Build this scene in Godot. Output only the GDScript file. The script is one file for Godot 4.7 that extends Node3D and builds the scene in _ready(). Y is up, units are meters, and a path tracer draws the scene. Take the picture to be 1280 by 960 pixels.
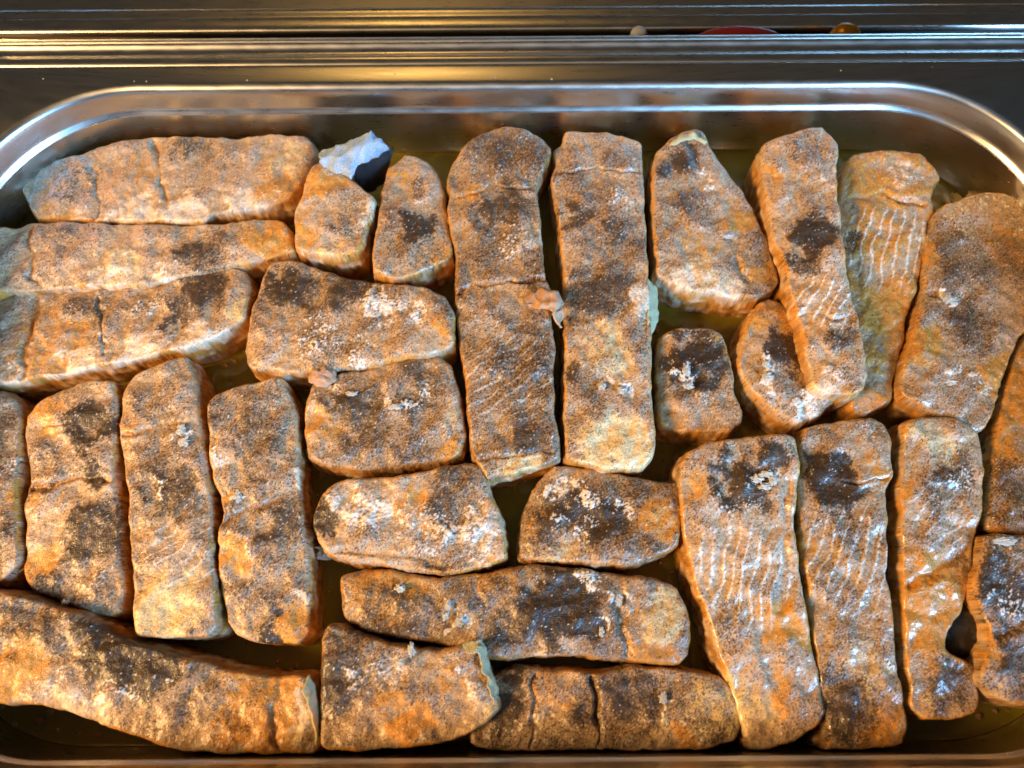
extends Node3D
# A steel serving pan of seasoned, cooked salmon pieces, seen from above. Lengths in the builders are millimetres (MM turns them into metres); x right, y up, z towards the viewer, pan centre at the origin.

const MM := 0.001
const GRID := 0.46
var fish: Array = []
var used := {}
var grain_a := FastNoiseLite.new()
var grain_b := FastNoiseLite.new()
var grain_c := FastNoiseLite.new()
var cells := FastNoiseLite.new()
var built: Array = []


func numbered(called: String) -> String:
	if not used.has(called):
		used[called] = 0
		return called
	used[called] += 1
	return "%s_%03d" % [called, used[called]]


func tag(o: Node3D, label: String, category: String, group := "", kind := "") -> Node3D:
	if label: o.set_meta("label", label)
	if category: o.set_meta("category", category)
	if group: o.set_meta("group", group)
	if kind: o.set_meta("kind", kind)
	return o


func base(called: String, at_mm: Vector3) -> Node3D:
	var o := Node3D.new()
	o.name = numbered(called)
	o.position = at_mm * MM
	add_child(o, true)
	return o


func put(called: String, m: Mesh, mat: Material, parent: Node3D = self, at_mm := Vector3.ZERO) -> MeshInstance3D:
	var o := MeshInstance3D.new()
	o.name = numbered(called) if parent == self else called
	o.mesh = m
	o.material_override = mat
	o.position = at_mm * MM
	parent.add_child(o, true)
	return o


func noise(seed_: int, freq: float, octaves := 3, kind := FastNoiseLite.TYPE_SIMPLEX_SMOOTH) -> FastNoiseLite:
	var n := FastNoiseLite.new()
	n.seed = seed_
	n.noise_type = kind
	n.frequency = freq
	n.fractal_type = FastNoiseLite.FRACTAL_FBM if octaves > 1 else FastNoiseLite.FRACTAL_NONE
	n.fractal_octaves = octaves
	return n


func noise_texture(seed_: int, freq: float, octaves: int, lo: float, hi: float, size := 512, stretch := 1.0) -> ImageTexture:
	var n := noise(seed_, freq, octaves)
	n.noise_type = FastNoiseLite.TYPE_SIMPLEX
	var im := Image.create(size, size, false, Image.FORMAT_L8)
	var src: Image = n.get_seamless_image(size, int(size * stretch), false, false, 0.12)
	src.convert(Image.FORMAT_L8)
	if stretch != 1.0: src.resize(size, size)
	for y in size:
		for x in size:
			var v: float = lerpf(lo, hi, src.get_pixel(x, y).r)
			im.set_pixel(x, y, Color(v, v, v))
	im.generate_mipmaps()
	return ImageTexture.create_from_image(im)


# Fine meat grain, tiled over 67 mm.
func grain_texture() -> ImageTexture:
	var size := 1024
	var fine: Image = noise(41, 0.11, 3).get_seamless_image(size, size)
	var coarse: Image = noise(42, 0.03, 3).get_seamless_image(size, size)
	var im := Image.create(size, size, false, Image.FORMAT_RGB8)
	for y in size:
		for x in size:
			var f := fine.get_pixel(x, y).r
			var v := 0.92 + 0.26 * (f - 0.5) + 0.20 * (coarse.get_pixel(x, y).r - 0.5)
			im.set_pixel(x, y, Color(v * 1.04, v, v * 0.96))
	im.generate_mipmaps()
	return ImageTexture.create_from_image(im)


# ---------------------------------------------------------------- meshes

func indexed(v: PackedVector3Array, idx: PackedInt32Array, col := PackedColorArray(), uv := PackedVector2Array(), tangents := false) -> ArrayMesh:
	var nor := PackedVector3Array()
	nor.resize(v.size())
	for k in range(0, idx.size(), 3):
		var a := idx[k]
		var b := idx[k + 1]
		var c := idx[k + 2]
		var n := (v[c] - v[a]).cross(v[b] - v[a])
		nor[a] += n
		nor[b] += n
		nor[c] += n
	for k in nor.size():
		nor[k] = nor[k].normalized() if nor[k].length_squared() > 0.0 else Vector3.UP
	var arr := []
	arr.resize(Mesh.ARRAY_MAX)
	arr[Mesh.ARRAY_VERTEX] = v
	arr[Mesh.ARRAY_NORMAL] = nor
	arr[Mesh.ARRAY_INDEX] = idx
	if col.size(): arr[Mesh.ARRAY_COLOR] = col
	if uv.size(): arr[Mesh.ARRAY_TEX_UV] = uv
	var m := ArrayMesh.new()
	m.add_surface_from_arrays(Mesh.PRIMITIVE_TRIANGLES, arr)
	return m


# A profile (outward offset, height) swept round a rounded rectangle of half size hx, hz and corner radius rad; everything in mm. A cap closes the middle at the first profile point.
# From the offset «square_from» to «square_to» the corners tighten to a radius of «tight».
func swept(profile: PackedVector2Array, hx: float, hz: float, rad: float, close_middle := false, square_from := 1e9, square_to := 2e9, tight := 4.0) -> ArrayMesh:
	var ring: Array = []   # [corner centre, direction, run length]
	var run := 0.0
	var corners := [Vector2(hx - rad, hz - rad), Vector2(-hx + rad, hz - rad), Vector2(-hx + rad, -hz + rad), Vector2(hx - rad, -hz + rad)]
	for q in 4:
		for k in 25:
			var a := PI / 2 * q + PI / 2 * k / 24.0
			ring.append([corners[q], Vector2(cos(a), sin(a)), run])
			run += rad * PI / 2 / 24.0 if k < 24 else 0.0
		# straight run to the next corner in short pieces
		var a1 := PI / 2 * (q + 1)
		var nx: Vector2 = corners[(q + 1) % 4]
		var len_: float = (nx - corners[q]).length()
		for k in range(1, 24):
			ring.append([corners[q].lerp(nx, k / 24.0), Vector2(cos(a1), sin(a1)), run + len_ * k / 24.0])
		run += len_
	ring.append([ring[0][0], ring[0][1], run])
	var v := PackedVector3Array()
	var uv := PackedVector2Array()
	var idx := PackedInt32Array()
	var along := 0.0
	var rows := profile.size()
	for i in rows:
		if i: along += (profile[i] - profile[i - 1]).length()
		for e in ring:
			var grow: float = (rad - tight) * clampf((profile[i].x - square_from) / (square_to - square_from), 0.0, 1.0)
			var p: Vector2 = e[0] + (e[0] as Vector2).sign() * grow + e[1] * (rad - grow + profile[i].x)
			v.append(Vector3(p.x, profile[i].y, p.y) * MM)
			uv.append(Vector2(e[2], along) * 0.01)
	var n := ring.size()
	for i in rows - 1:
		for j in n - 1:
			var a := i * n + j
			idx.append_array([a, a + 1, a + n, a + 1, a + n + 1, a + n])
	if close_middle:
		v.append(Vector3(0, profile[0].y, 0) * MM)
		uv.append(Vector2(0, -2))
		for j in n - 1:
			idx.append_array([v.size() - 1, j + 1, j])
	return indexed(v, idx, PackedColorArray(), uv)


func smoothed(points: PackedVector2Array, steps := 8) -> PackedVector2Array:
	var out := PackedVector2Array()
	var n := points.size()
	for i in n - 1:
		for k in steps:
			out.append(points[i].cubic_interpolate(points[i + 1], points[maxi(i - 1, 0)], points[mini(i + 2, n - 1)], k / float(steps)))
	out.append(points[n - 1])
	return out


# A lathe profile (radius, height) round y, in mm.
func lathe(profile: PackedVector2Array, sides := 40, sx := 1.0, sz := 1.0) -> ArrayMesh:
	var v := PackedVector3Array()
	var idx := PackedInt32Array()
	for p in profile:
		for k in sides:
			var a := TAU * k / sides
			v.append(Vector3(cos(a) * p.x * sx, p.y, sin(a) * p.x * sz) * MM)
	for i in profile.size() - 1:
		for k in sides:
			var a := i * sides + k
			var b := i * sides + (k + 1) % sides
			idx.append_array([a, b, a + sides, b, b + sides, a + sides])
	return indexed(v, idx)


# A lumpy little clot: a sphere pushed about by noise.
func clot(size: Vector3, seed_: int, rough := 0.45) -> ArrayMesh:
	var n := noise(seed_, 1.1, 3)
	var v := PackedVector3Array()
	var idx := PackedInt32Array()
	var rows := 18
	var sides := 26
	for i in rows + 1:
		var b := PI * i / rows - PI / 2
		for k in sides:
			var a := TAU * k / sides
			var d := Vector3(cos(b) * cos(a), sin(b), cos(b) * sin(a))
			var w := 1.0 + rough * n.get_noise_3dv(d * 1.3) * 1.6 + 0.18 * n.get_noise_3dv(d * 5.0)
			v.append(d * size * w * MM)
	for i in rows:
		for k in sides:
			var a := i * sides + k
			var b := i * sides + (k + 1) % sides
			idx.append_array([a, a + sides, b, b, a + sides, b + sides])
	return indexed(v, idx)


# ---------------------------------------------------------------- salmon

static func seg_distance(p: Vector2, a: Vector2, b: Vector2) -> float:
	var ab := b - a
	var t := clampf((p - a).dot(ab) / maxf(ab.length_squared(), 1e-6), 0.0, 1.0)
	return (p - a - ab * t).length()


# Builds the arrays of one piece: a top that follows relief, crust, cuts and flake lines, rounded over at the rim, and side walls down to the pan.
func shape_piece(n: int) -> void:
	var d: Dictionary = fish[n]
	var flat: Array = d.outline
	var poly := PackedVector2Array()
	var mid := Vector2.ZERO
	for k in range(0, flat.size(), 2):
		poly.append(Vector2(flat[k], flat[k + 1]))
		mid += poly[-1]
	mid /= poly.size()
	for it in 2:
		var share := 0.10 if it == 0 else 0.22
		var cut := PackedVector2Array()
		for k in poly.size():
			var a := poly[k]
			var b := poly[(k + 1) % poly.size()]
			cut.append(a.lerp(b, share))
			cut.append(a.lerp(b, 1.0 - share))
		poly = cut
	var lo := poly[0]
	var hi := poly[0]
	for q in poly:
		lo = lo.min(q)
		hi = hi.max(q)
	lo -= Vector2(4, 4)
	hi += Vector2(4, 4)
	var off := Vector2(n * 137.3, n * 71.9)
	# coarse signed distance, positive inside
	var step := GRID * 4.0
	var cw := int(ceil((hi.x - lo.x) / step)) + 2
	var ch := int(ceil((hi.y - lo.y) / step)) + 2
	var sdf := PackedFloat32Array()
	sdf.resize(cw * ch)
	var pn := poly.size()
	for j in ch:
		for i in cw:
			var q := lo + Vector2(i, j) * step
			var best := 1e9
			var inside := false
			var b := poly[pn - 1]
			for a in poly:
				var ab := b - a
				var t := clampf((q - a).dot(ab) / maxf(ab.length_squared(), 1e-6), 0.0, 1.0)
				best = minf(best, (q - a - ab * t).length_squared())
				if (a.y > q.y) != (b.y > q.y) and q.x < (b.x - a.x) * (q.y - a.y) / (b.y - a.y) + a.x:
					inside = not inside
				b = a
			best = sqrt(best) * (1.0 if inside else -1.0)
			sdf[j * cw + i] = best
	var gw := (cw - 1) * 4 + 1
	var gh := (ch - 1) * 4 + 1
	var dist := PackedFloat32Array()
	dist.resize(gw * gh)
	for j in gh:
		var cj := mini(j / 4, ch - 2)
		var fj := j / 4.0 - cj
		for i in gw:
			var ci := mini(i / 4, cw - 2)
			var fi := i / 4.0 - ci
			var k := cj * cw + ci
			var s := lerpf(lerpf(sdf[k], sdf[k + 1], fi), lerpf(sdf[k + cw], sdf[k + cw + 1], fi), fj)
			if absf(s) < 6.0:
				var w := lo + Vector2(i, j) * GRID + off
				s += grain_a.get_noise_2dv(w * 1.2) * 0.7 + grain_b.get_noise_2dv(w) * 0.25
			dist[j * gw + i] = s - 0.35
	# which cells are drawn, and which vertices they use
	var vid := PackedInt32Array()
	vid.resize(gw * gh)
	vid.fill(-1)
	var drawn := PackedByteArray()
	drawn.resize(gw * gh)
	var v := PackedVector3Array()
	var col := PackedColorArray()
	var idx := PackedInt32Array()
	var spots := PackedInt32Array()
	for j in gh - 1:
		for i in gw - 1:
			var k := j * gw + i
			var count := int(dist[k] > 0) + int(dist[k + 1] > 0) + int(dist[k + gw] > 0) + int(dist[k + gw + 1] > 0)
			if count == 0: continue
			drawn[k] = 1
			for m in [k, k + 1, k + gw, k + gw + 1]:
				if vid[m] < 0:
					vid[m] = spots.size()
					spots.append(m)
	v.resize(spots.size())
	col.resize(spots.size())
	var height: float = d.h
	var rad: float = d.r * 0.33
	var cuts: Array = d.cuts
	var marks: Array = d.marks
	var wet: float = d.wet
	var spice0: float = d.spice
	var lean := n * 0.83
	var amber: float = d.amber
	# no two pieces lie quite level
	var lean_x: float = d.tx + (fposmod(n * 0.7071 + 0.3, 1.0) - 0.5) * 9.0 / (hi.x - lo.x)
	var lean_z: float = d.tz + (fposmod(n * 0.4343 + 0.1, 1.0) - 0.4) * 9.0 / (hi.y - lo.y)
	var stringy := 0.35 + 0.65 * fposmod(n * 0.382, 1.0)
	var tan_ := Color(0.47, 0.335, 0.20)
	var pink := Color(0.54, 0.40, 0.28)
	var orange := Color(0.55, 0.265, 0.045)
	var pale := Color(0.74, 0.60, 0.44)
	var cream := Color(0.68, 0.53, 0.275)
	var white := Color(0.86, 0.82, 0.75)
	var dark := Color(0.034, 0.022, 0.013)
	var rust := Color(0.16, 0.098, 0.060)
	for s in spots.size():
		var m := spots[s]
		var i := m % gw
		var j := m / gw
		var q := lo + Vector2(i, j) * GRID
		var dd := dist[m]
		if dd <= 0.0:
			var gx := dist[mini(m + 1, gw * gh - 1)] - dist[maxi(m - 1, 0)]
			var gz := dist[mini(m + gw, gw * gh - 1)] - dist[maxi(m - gw, 0)]
			var g := Vector2(gx, gz)
			if g.length_squared() > 1e-8: q += g.normalized() * minf(-dd, GRID)
			dd = 0.0
		# noise is looked up along the surface, so that the grain does not stretch where the rim turns down
		var w := q + off
		if dd < rad:
			var last := gw * gh - 1
			var gg := Vector2(dist[mini(m + 3, last)] - dist[maxi(m - 3, 0)], dist[mini(m + gw * 3, last)] - dist[maxi(m - gw * 3, 0)])
			w -= gg.normalized() * ((rad - sqrt(maxf(rad * rad - (rad - dd) * (rad - dd), 0.0))) * 0.9)
		var n1 := grain_a.get_noise_2dv(w)               # about 15 mm
		var n2 := grain_b.get_noise_2dv(w)               # about 4 mm
		var n3 := grain_c.get_noise_2dv(w)               # about 1 mm
		var n4 := grain_c.get_noise_2dv(w * 0.61 + Vector2(900, 300))
		var n5 := cells.get_noise_2dv(w)
		var broad := grain_a.get_noise_2d(w.x * 0.45 + 77.0, w.y * 0.45)
		# muscle fibres run one way through each piece
		var bend := w.rotated(lean + n1 * 0.5)
		var fib := grain_c.get_noise_2d(bend.x * 0.16, bend.y * 0.95)
		var warp := q + Vector2(n1, grain_a.get_noise_2d(w.x + 500, w.y)) * 8.0 + Vector2(n2, n4) * 3.2
		var tone := 0.85 + 0.3 * fposmod(n * 0.618, 1.0)
		# what lies where
		var f_char := 0.0
		var f_orange := 0.0
		var f_white := 0.0
		var f_cream := 0.0
		var f_pale := 0.0
		var lines := 0.0
		for e in marks:
			var rr: float = e[3]
			var dx: float = (warp.x - e[1]) / rr
			var dz: float = (warp.y - e[2]) / rr
			var t := 1.0 - (dx * dx + dz * dz) * 0.8
			if t <= 0.0: continue
			t = minf(t * 1.5, 1.0) * e[4]
			match e[0]:
				"c": f_char += t
				"o": f_orange += t
				"w": f_white += t
				"y": f_cream += t
				"p": f_pale += t
				"f":
					var ang: float = e[5] if e.size() > 5 else 0.4
					var across := q.x * cos(ang) + q.y * sin(ang) + n1 * 2.2 + broad * 2.0
					var fr := absf(fposmod(across / 4.8, 1.0) - 0.5) * 2.0
					lines = maxf(lines, smoothstep(0.66, 0.96, fr + n4 * 0.25) * minf(t, 1.0))
		f_char = minf(f_char, 1.3)
		f_orange += amber * (0.55 + n1 * 1.2 + n2 * 0.4)
		# the cut sides are bare, unseasoned flesh
		f_orange += (1.0 - smoothstep(0.3, 2.2, dd + n2 * 1.0)) * clampf(0.55 + n1 * 1.1, 0.0, 0.9)
		# height
		var cut := 0.0
		for c in cuts:
			var reach: float = c[5]
			var dc := seg_distance(q + Vector2(n1, -n1) * 3.5 + Vector2(n2, n2) * 0.5, Vector2(c[0], c[1]), Vector2(c[2], c[3])) / (reach * (0.75 + 0.5 * broad))
			if dc < 2.6: cut += exp(-dc * dc) * c[4]
		var y: float = height + minf(dd / 12.0, 1.0) * (2.0 - minf(dd / 12.0, 1.0)) * d.dome * 0.4 + n1 * 1.7 + (q.x - mid.x) * lean_x + (q.y - mid.y) * lean_z
		var crust := 1.0 - minf(f_orange * 0.8, 0.85) - wet * 0.25
		var rim_ := smoothstep(0.0, 3.0, dd)
		y += n2 * 0.34 * rim_ + (n3 * 0.09 + n4 * 0.08 + fib * 0.26 * stringy) * maxf(crust, 0.2) * (0.25 + 0.75 * rim_)
		y += lines * 0.32 + minf(f_white, 1.0) * maxf(0.0, n4 + 0.2) * 0.5
		y -= cut * 0.9 * clampf(0.95 + n1 * 1.4 + broad * 0.9, 0.15, 1.6) * minf(1.0, 0.35 + dd * 0.25)
		if dd < rad:
			var e2 := rad - dd
			y -= rad - sqrt(maxf(rad * rad - e2 * e2, 0.0))
		v[s] = Vector3(q.x - mid.x, y, q.y - mid.y) * MM
		# colour
		var c := tan_.lerp(pink, smoothstep(-0.35, 0.4, n1))
		c = c.lerp(rust, smoothstep(0.05, 0.5, n2 * 0.7 - n1 * 0.5) * 0.12)
		var po := smoothstep(0.25, 0.75, f_orange * 0.85 + n2 * 0.35 + smoothstep(0.25, 0.7, -n1 + n2 * 0.3) * 0.15)
		c = c.lerp(orange, po * 0.92)
		c = c.lerp(cream, smoothstep(0.1, 0.8, f_cream + n2 * 0.3))
		c = c.lerp(pale, smoothstep(0.25, 0.8, f_pale + n2 * 0.35))
		c = c.lerp(white, lines * 0.75)
		c = c * (1.0 + n3 * 0.3 + n2 * 0.2 + fib * 0.26 * stringy) * tone
		c = c.lerp(orange * 0.8, smoothstep(0.6, 1.8, cut) * 0.5)
		# a dusting of ground spice: a thin brown film that thickens to black smudges, and separate grains in it
		var cover := spice0 - 0.2 + 0.42 * fposmod(n * 0.7548, 1.0) + f_char * 0.75 + n1 * 0.42 + broad * 0.6 - f_orange * 0.55 - f_cream * 0.55 - f_pale * 0.6 - lines * 0.2 - wet * 0.1
		var speck := n3 * 0.75 + n4 * 0.5
		c = c.lerp(rust, smoothstep(0.1, 1.0, cover + n2 * 0.2 + speck * 0.6) * 0.56)
		c = c.lerp(dark * 1.4, smoothstep(0.42, 0.95, f_char + n2 * 0.4 + n1 * 0.25 + speck * 1.05 + fib * 0.3) * 0.9)
		var dice := ((i * 73856093) ^ (j * 19349663) ^ (n * 83492791))
		dice = ((dice ^ (dice >> 13)) * 1274126177) & 0x7fffffff
		var d1 := (dice & 1023) / 1023.0
		var d2 := ((dice >> 10) & 1023) / 1023.0
		var grains := clampf(0.06 + cover * 0.22 + speck * 0.18, 0.006, 0.4)
		if d1 < grains: c = c.lerp(dark, 0.25 + 0.6 * d2)
		c = c.lerp(dark, smoothstep(0.08, -0.10, 0.56 - cover * 0.52 + speck) * 0.85)
		# salt and set white albumin: thin chalky flakes
		var salt := f_white * 1.0 + 0.08 * smoothstep(-0.1, 0.5, n1) * crust
		var flake := smoothstep(0.55, 0.78, salt + n4 * 0.55 + n2 * 0.45 - n3 * 0.3)
		c = c.lerp(white, flake * 0.86)
		if d2 > 0.994 - clampf(salt - 0.1, 0.0, 1.0) * 0.14: c = c.lerp(white, 0.75)
		c.a = 1.0
		col[s] = c
	# top faces and the rim
	var rims := {}
	var rings := 13
	for j in gh - 1:
		for i in gw - 1:
			var k := j * gw + i
			if not drawn[k]: continue
			var a := vid[k]
			var b := vid[k + 1]
			var c := vid[k + gw]
			var e := vid[k + gw + 1]
			idx.append_array([a, b, c, b, e, c])
			for side in [[k - gw, a, b], [k + 1, b, e], [k + gw, e, c], [k - 1, c, a]]:
				if drawn[side[0]]: continue
				for corner in [side[1], side[2]]:
					if rims.has(corner): continue
					rims[corner] = v.size()
					var m := spots[corner]
					var last := gw * gh - 1
					var g := Vector2(dist[mini(m + 4, last)] - dist[maxi(m - 4, 0)], dist[mini(m + gw * 4, last)] - dist[maxi(m - gw * 4, 0)]).normalized()
					var top := v[corner]
					var ctop := col[corner]
					for t in range(1, rings + 1):
						var s := t / float(rings)
						var y := lerpf(top.y / MM, 0.6, s)
						var at := Vector2(top.x, top.z) / MM + mid + off
						var strata := grain_b.get_noise_3d(at.x * 0.35, y * 0.9, at.y * 0.35)
						var lump := grain_b.get_noise_3d(at.x, y * 0.8, at.y)
						var out := sin(minf(s * 1.6, 1.0) * PI / 2) * 1.4 + lump * 0.5 + strata * 0.5 - s * s * 1.5
						v.append(Vector3(top.x - g.x * out * MM, y * MM, top.z - g.y * out * MM))
						var sc := (orange * 0.85).lerp(pale * 0.9, smoothstep(-0.1, 0.55, strata + lump * 0.5)) * (1.0 + 0.25 * lump)
						sc = sc.lerp(rust, smoothstep(0.1, 0.5, -lump) * 0.4)
						sc.a = 1.0
						col.append(ctop.lerp(sc, minf(1.0, t * 0.5)))
				var p: int = side[1]
				var r: int = side[2]
				var pr: int = rims[p]
				var rr: int = rims[r]
				idx.append_array([p, pr, r, r, pr, rr])
				for t in rings - 1:
					idx.append_array([pr + t, pr + t + 1, rr + t, rr + t, pr + t + 1, rr + t + 1])
	built[n] = [mid, indexed(v, idx, col)]


func _ready() -> void:
	# camera
	var cam := Camera3D.new()
	cam.name = "camera"
	cam.fov = 53.0
	cam.near = 0.01
	cam.far = 20.0
	var pitch := deg_to_rad(18.0)
	var fwd := Vector3(0, -cos(pitch), -sin(pitch))
	var up := Vector3(0, sin(pitch), -cos(pitch))
	var roll := deg_to_rad(0.4)
	var right := Vector3.RIGHT * cos(roll) - up * sin(roll)
	up = up * cos(roll) + Vector3.RIGHT * sin(roll)
	cam.transform = Transform3D(Basis(right, up, -fwd), Vector3(0, 381.6, 105.6) * MM)
	var lens := CameraAttributesPhysical.new()
	lens.frustum_focal_length = 12.0 / tan(deg_to_rad(26.5))
	lens.frustum_near = 0.01
	lens.frustum_far = 20.0
	lens.frustum_focus_distance = 0.352
	lens.exposure_aperture = 6.0
	cam.attributes = lens
	add_child(cam)
	cam.current = true
	# surroundings: a dim kitchen
	var we := WorldEnvironment.new()
	we.name = "world_environment"
	var env := Environment.new()
	env.background_mode = Environment.BG_COLOR
	env.background_color = Color(0.21, 0.206, 0.20)
	env.tonemap_mode = Environment.TONE_MAPPER_LINEAR
	env.tonemap_exposure = 1.03
	env.sdfgi_enabled = true
	env.ssao_enabled = true
	env.ssil_enabled = true
	we.environment = env
	add_child(we)
	# daylight from a window low at the front right
	area_light("window_daylight", Vector3(1.15, 0.62, 1.05), Vector2(0.8, 0.85), Color(0.55, 0.78, 1.0), 9.0)
	# warm lamps low at the front left, and one behind the pan
	area_light("warm_lamp_left", Vector3(-1.0, 0.70, 0.42), Vector2(0.42, 0.36), Color(1.0, 0.79, 0.52), 3.5)
	area_light("ceiling_light", Vector3(-0.2, 1.8, 1.45), Vector2(2.2, 1.2), Color(1.0, 0.93, 0.82), 0.4)
	var bulb := OmniLight3D.new()
	bulb.name = "warm_lamp_behind"
	bulb.position = Vector3(-0.15, 0.72, -0.72)
	bulb.light_color = Color(1.0, 0.76, 0.40)
	bulb.light_energy = 0.055
	bulb.light_size = 0.08
	bulb.omni_range = 6.0
	bulb.omni_attenuation = 2.0
	bulb.shadow_enabled = true
	add_child(bulb)

	grain_a = noise(11, 0.055, 2)
	grain_b = noise(12, 0.20, 2)
	grain_c = noise(13, 0.85, 2)
	cells = noise(14, 0.45, 1, FastNoiseLite.TYPE_CELLULAR)

	# ------------------------------------------------ materials
	var steel := StandardMaterial3D.new()
	steel.resource_name = "brushed_steel"
	steel.metallic = 1.0
	steel.albedo_color = Color(0.75, 0.75, 0.73)
	steel.roughness = 0.9
	steel.roughness_texture = noise_texture(31, 0.02, 5, 0.29, 0.38)
	steel.roughness_texture_channel = BaseMaterial3D.TEXTURE_CHANNEL_RED
	steel.anisotropy_enabled = true
	steel.anisotropy = 0.4
	steel.uv1_scale = Vector3(0.5, 2.0, 1.0)

	var flesh := StandardMaterial3D.new()
	flesh.resource_name = "seasoned_salmon"
	flesh.vertex_color_use_as_albedo = true
	flesh.roughness = 1.0
	flesh.roughness_texture = noise_texture(33, 0.04, 4, 0.18, 0.66, 1024)
	flesh.roughness_texture_channel = BaseMaterial3D.TEXTURE_CHANNEL_RED
	flesh.uv1_triplanar = true
	flesh.uv1_scale = Vector3.ONE * 15.0
	flesh.albedo_texture = grain_texture()
	flesh.heightmap_enabled = true
	flesh.heightmap_texture = noise_texture(34, 0.07, 4, 0.0, 1.0, 1024)
	flesh.heightmap_scale = 0.022
	flesh.subsurf_scatter_enabled = true
	flesh.subsurf_scatter_strength = 0.025
	flesh.clearcoat_enabled = true
	flesh.clearcoat = 0.16
	flesh.clearcoat_roughness = 0.2
	var wet_flesh: StandardMaterial3D = flesh.duplicate()
	wet_flesh.resource_name = "oily_salmon"
	wet_flesh.roughness_texture = noise_texture(35, 0.04, 4, 0.10, 0.52, 1024)
	wet_flesh.clearcoat_enabled = true
	wet_flesh.clearcoat = 0.5
	wet_flesh.clearcoat_roughness = 0.12

	var broth := StandardMaterial3D.new()
	broth.resource_name = "cooking_liquid"
	broth.refraction_enabled = true
	broth.refraction_scale = 0.04
	broth.albedo_color = Color(0.70, 0.64, 0.22, 0.5)
	broth.roughness = 0.06
	broth.heightmap_enabled = true
	broth.heightmap_texture = noise_texture(36, 0.008, 2, 0.0, 1.0)
	broth.heightmap_scale = 0.05
	broth.uv1_triplanar = true
	broth.uv1_scale = Vector3.ONE * 12.0

	var curd := StandardMaterial3D.new()
	curd.resource_name = "white_albumin"
	curd.albedo_color = Color(0.86, 0.83, 0.76)
	curd.roughness = 0.35
	curd.subsurf_scatter_enabled = true
	curd.subsurf_scatter_strength = 0.1

	curd.albedo_texture = noise_texture(39, 0.05, 4, 0.75, 1.2)
	curd.uv1_triplanar = true
	curd.uv1_scale = Vector3.ONE * 70.0
	curd.heightmap_enabled = true
	curd.heightmap_texture = flesh.heightmap_texture
	curd.heightmap_scale = 0.03

	var skin := StandardMaterial3D.new()
	skin.resource_name = "silver_fish_skin"
	skin.albedo_color = Color(0.74, 0.84, 0.93)
	skin.albedo_texture = noise_texture(38, 0.06, 4, 0.15, 1.5)
	skin.metallic = 0.5
	skin.roughness = 0.32
	skin.uv1_triplanar = true
	skin.uv1_scale = Vector3.ONE * 60.0
	skin.heightmap_enabled = true
	skin.heightmap_texture = noise_texture(37, 0.05, 3, 0.0, 1.0)
	skin.heightmap_scale = 0.06
	var black_skin: StandardMaterial3D = skin.duplicate()
	black_skin.resource_name = "black_fish_skin"
	black_skin.albedo_texture = null
	black_skin.albedo_color = Color(0.05, 0.05, 0.06)
	black_skin.metallic = 0.0
	black_skin.roughness = 0.25

	var wood := StandardMaterial3D.new()
	wood.resource_name = "dark_table"
	wood.albedo_color = Color(0.22, 0.12, 0.07)
	wood.roughness = 0.6

	# ------------------------------------------------ the surface, the pans, the frame
	var top := BoxMesh.new()
	top.size = Vector3(1.6, 0.03, 1.2)
	tag(put("table", top, wood, self, Vector3(0, -18, -60)), "", "", "", "structure")

	var pan_profile := smoothed(PackedVector2Array([Vector2(-16, 0), Vector2(-11, 0.6), Vector2(-7, 3), Vector2(-4.2, 8), Vector2(-1.9, 20), Vector2(-1.7, 46), Vector2(-1.6, 49), Vector2(-0.6, 50.6), Vector2(0.1, 52), Vector2(0.3, 55), Vector2(0.6, 60), Vector2(1.4, 63.2), Vector2(3.4, 65), Vector2(6, 65.5), Vector2(13, 65.5), Vector2(15.2, 64.8), Vector2(16, 63), Vector2(15.8, 61.5)]), 5)
	var pan := base("serving_pan", Vector3.ZERO)
	tag(pan, "large rounded steel serving pan that holds all the salmon", "pan")
	put("pan_body", swept(pan_profile, 262, 151.5, 78, true, 4.0, 12.0, 3.0), steel, pan, Vector3(0, 0.4, 1.5))

	var frame_profile := smoothed(PackedVector2Array([Vector2(16.6, 2), Vector2(16.6, 57), Vector2(17, 60.5), Vector2(18.6, 62.6), Vector2(21.5, 63.2), Vector2(24.5, 62.4), Vector2(27, 62.8), Vector2(29.6, 64.4), Vector2(31.2, 63.6), Vector2(31.8, 61), Vector2(31.8, 2)]), 5)
	var frame := base("warmer_frame", Vector3.ZERO)
	tag(frame, "steel warmer frame with a grooved rim round the serving pan", "warmer")
	put("frame_rim", swept(frame_profile, 262, 151.5, 3.0), steel, frame, Vector3(0, 0, 1.5))

	var back_profile := smoothed(PackedVector2Array([Vector2(-14, 0), Vector2(-6, 3), Vector2(-4, 10), Vector2(-2, 32), Vector2(0, 37), Vector2(1.5, 38.6), Vector2(4, 39.4), Vector2(8, 39.0), Vector2(9.5, 40.2), Vector2(14, 40.4), Vector2(17, 39.6), Vector2(18, 37.5), Vector2(17.6, 36)]), 5)
	var back_pan := base("second_steel_pan", Vector3(0, 0, -399.5))
	tag(back_pan, "second steel pan behind, only the edge of its rim showing", "pan")
	put("pan_body", swept(back_profile, 420, 172, 60, true), steel, back_pan, Vector3(0, 0.4, 0))

	small_things()

	# ------------------------------------------------ liquid
	var liquid_profile := PackedVector2Array([Vector2(-4.6, 16), Vector2(-3.2, 16.2), Vector2(-2.4, 16.7)])
	tag(put("cooking_liquid", swept(liquid_profile, 262, 151.5, 78, true), broth, self, Vector3(0, 0, 1.5)), "thin oily yellow-brown liquid pooled between the salmon pieces", "cooking liquid")

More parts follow.
